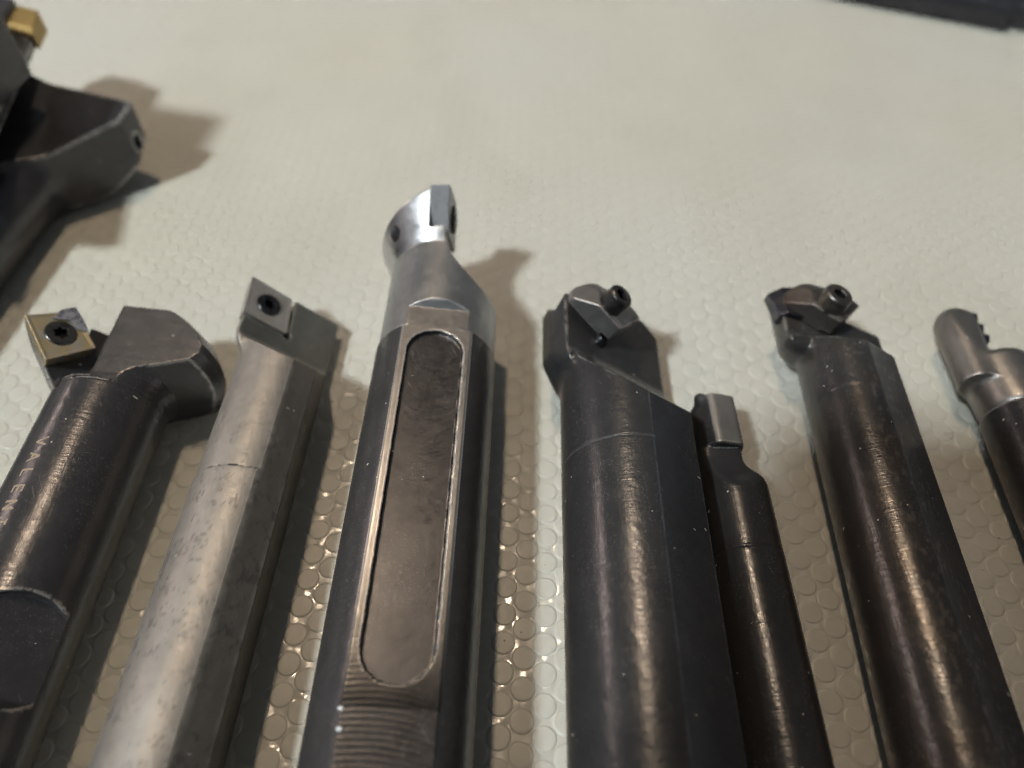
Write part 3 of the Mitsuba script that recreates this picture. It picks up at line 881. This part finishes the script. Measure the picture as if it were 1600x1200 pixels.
P, tri, N, wear = sdf_mesh(tool7, grid_axis((-12, 8.6, 0.3)), grid_axis((-165, -20, 2.0), (-20, 6, 0.5), (6, 36.5, 0.3)), grid_axis((-8.6, 8.6, 0.3)))
g7 = np.clip((P[:, 1] - 6.8) / 0.5, 0, 1)[:, None]
col = tint(P, (0.045, 0.044, 0.046), BLACK_WORN, wear, 71) * (1 - g7) + tint(P, (0.26, 0.25, 0.24), (0.6, 0.58, 0.56), wear, 72, amp=0.2) * g7
K = "grooving_boring_bar"
split_put(K, F7, P, tri, N, col, [("head", "dull_steel", lambda c, n: c[:, 1] > 7.0), ("shank", "oxide_steel", None)])
labels[K] = {"label": "boring bar with a small rounded grey head, cut off by the right edge", "category": "boring bar"}
build_insert(K + "__insert", F7, lambda u, v, w: smax(poly(u, v, [(-4.6, 34.0), (-3.0, 33.6), (-2.2, 24.6), (-4.0, 24.2)], 0.2), smax(w - 4.4 + np.abs((v - 24.2) % 3.1 - 1.55) * 0.7, -2 - w, 0.1), 0.15), [(-5.4, -1.6), (23.6, 34.8), (-2.6, 5.2)], "blue_carbide", 0.2)

# ------------------------------------------------------------------ tool 0: large tool at the top left
F0 = Frame(-128.0, 148, 13.0, 4.5)


def tool0(u, v, w):
    """Neck and lobe in the frame of the neck's axis (v = 0 beside the neck)."""
    z = w + 13.0
    d = np.sqrt((u + 0.8) ** 2 + (w + 4.0) ** 2) - 9.0
    d = smax(d, v - 14, 0.5)
    c, s_ = math.cos(math.radians(4.5)), math.sin(math.radians(4.5))
    X, Y = -128 + u * c + v * s_ + 116, 148 - u * s_ + v * c - 163
    a, b = X * 0.823 + Y * 0.568, -X * 0.568 + Y * 0.823        # along the lobe, and away from the camera
    lobe = poly(a, z, [(-26, 4), (-10, 2.2), (0, 0.6), (5.5, 0.9), (13.5, 4.6), (24.0, 13.0), (26, 40), (-26, 40)], 1.4)
    lobe = smax(lobe, (a - 17.2 - 1.0 * b) / 1.41, 0.35)
    lobe = smax(lobe, smax(-b, (b - 41 + 1.6 * a) / 1.89, 0.4), 0.5)
    # chip gullet: two shallow facets meeting in a valley
    al = a + 3.0 - 0.33 * b
    g = 18.0 + b * 0.10 + smax(-0.20 * al, 0.16 * al, 0.6)
    lobe = smax(lobe, (z - g) * 0.93, 0.4)
    d = smin(d, lobe, 3.0)
    hole = smax(np.sqrt(((a - 19.6 + b - 2.4) * 0.707) ** 2 + ((z - 12.6) / 1.5) ** 2) - 1.5, (b - 2.4 - a + 19.6) * 0.707 - 5.0, 0.1)
    d = smax(d, -hole, 0.3)
    # raised left part that carries the gold insert
    blk = poly(u, v, [(-34, -12), (10.5, -12), (3.0, 15.6), (-1.5, 32), (-6.6, 50), (-10, 52.5), (-34, 54)], 0.5)
    blk = smax(blk, smax(z - 30, 26.8 - z, 0.3), 0.7)
    d = smin(d, blk, 0.4)
    body = poly(u, v, [(-36, 6), (2.5, 6), (2.5, 33), (-36, 40)], 1.0)
    d = smin(d, smax(body, smax(z - 60, 29.0 - z, 0.5), 1.5), 0.5)
    return d


P, tri, N, wear = sdf_mesh(tool0, grid_axis((-36, -12, 0.8), (-12, 30, 0.4)), grid_axis((-110, -14, 2.0), (-14, 56, 0.4)), grid_axis((-13.2, 20, 0.4), (20, 48.8, 0.8)), sharp=0.7)
col = tint(P, (0.066, 0.067, 0.073), (0.42, 0.42, 0.42), wear * 1.5, 80)
K = "large_gold_tipped_tool"
split_put(K, F0, P, tri, N, col, [("insert_seat", "oxide_steel", lambda c, n: (c[:, 2] + 13 > 24.3) & (c[:, 0] < 11)), ("lobe", "oxide_steel", lambda c, n: c[:, 1] > 8.0), ("neck", "oxide_steel", None)])
labels[K] = {"label": "largest black tool at the upper left with bright gold insert and curved lobe", "category": "cutting tool"}


def ins0(u, v, w):
    z = w + 13
    d = poly(u, v, [(-16.4, 63.8), (-8.9, 61.2), (-6.3, 51.0), (-13.6, 52.6)], 0.3)
    q = (u + 13.0) * 0.75 - (v - 54) * 0.6
    top = 32.4 - np.clip(q, 0, 9) * 0.15 - np.clip(53.2 - v - (u + 10) * 0.15, 0, 3) * 0.6
    return smax(d, smax(z - top, 26.5 - z, 0.1), 0.2)


build_insert(K + "__insert", F0, ins0, [(-17.4, -5), (49.5, 65), (12.6, 20.5)], "bright_gold", 0.3)
jaw = lambda u, v, w: smax(poly(u, v, [(-30, 53), (-13.8, 52.8), (-16.8, 64.5), (-30, 68)], 0.6), smax(w + 13 - 34.0, 22 - w - 13, 0.5), 1.0)
P, tri, N, wear = sdf_mesh(jaw, grid_axis((-31, -12, 0.4)), grid_axis((52, 69, 0.4)), grid_axis((8, 22.6, 0.4)))
put(K + "__clamp_jaw", F0, P, tri, N, "dull_steel", tint(P, (0.14, 0.14, 0.145), (0.4, 0.39, 0.38), wear, 82))

# ------------------------------------------------------------------ dark bar lying crosswise at the top right
FP = Frame(174.5, 269.0, 6.0, 0)
dd = np.array([52.0, -24.6, 0]) / np.linalg.norm([52.0, -24.6])
FP.M = np.array([[dd[1], -dd[0], 0], [dd[0], dd[1], 0], [0, 0, 1.0]])


def tool8(u, v, w):
    d = np.sqrt(u * u + w * w) - 6.0
    d = smax(d, v - 3.0, 0.5)
    d = smin(d, smax(np.sqrt((u + 1.6) ** 2 + w * w) - 4.4, np.abs(v - 20) - 22, 0.4), 0.4)
    return smax(d, w - 4.6, 0.3)


P, tri, N, wear = sdf_mesh(tool8, grid_axis((-6.6, 6.6, 0.4)), grid_axis((-120, 0, 1.5), (0, 43, 0.5)), grid_axis((-6.6, 5.4, 0.4)))
K = "crosswise_dark_rod"
split_put(K, FP, P, tri, N, tint(P, (0.038, 0.039, 0.047), BLACK_WORN, wear, 90), [("step", "oxide_steel", lambda c, n: c[:, 1] > 3.1), ("body", "oxide_steel", None)])
labels[K] = {"label": "blurred dark stepped rod lying crosswise at the top right corner", "category": "rod"}

# ------------------------------------------------------------------ the phone that takes the picture shades the near right corner
ph = trimesh.creation.box((150, 74, 8))
ph.apply_translation((30.0, 1.0, 0))
M = np.eye(4)
M[:3, 0], M[:3, 1], M[:3, 2], M[:3, 3] = [1, 0, 0], UPV, -FWD, CAM - FWD * 7.0
ph.apply_transform(M)
ph.vertices *= MM
scene["phone_black"] = {"type": "twosided", "bsdf": {"type": "principled", "base_color": rgb((0.02, 0.02, 0.022)), "roughness": 0.3}}
scene["smartphone"] = mikit.ply(ph, "phone_black")
labels["smartphone"] = {"label": "black smartphone held above the mat, taking the picture from outside the frame", "category": "phone"}
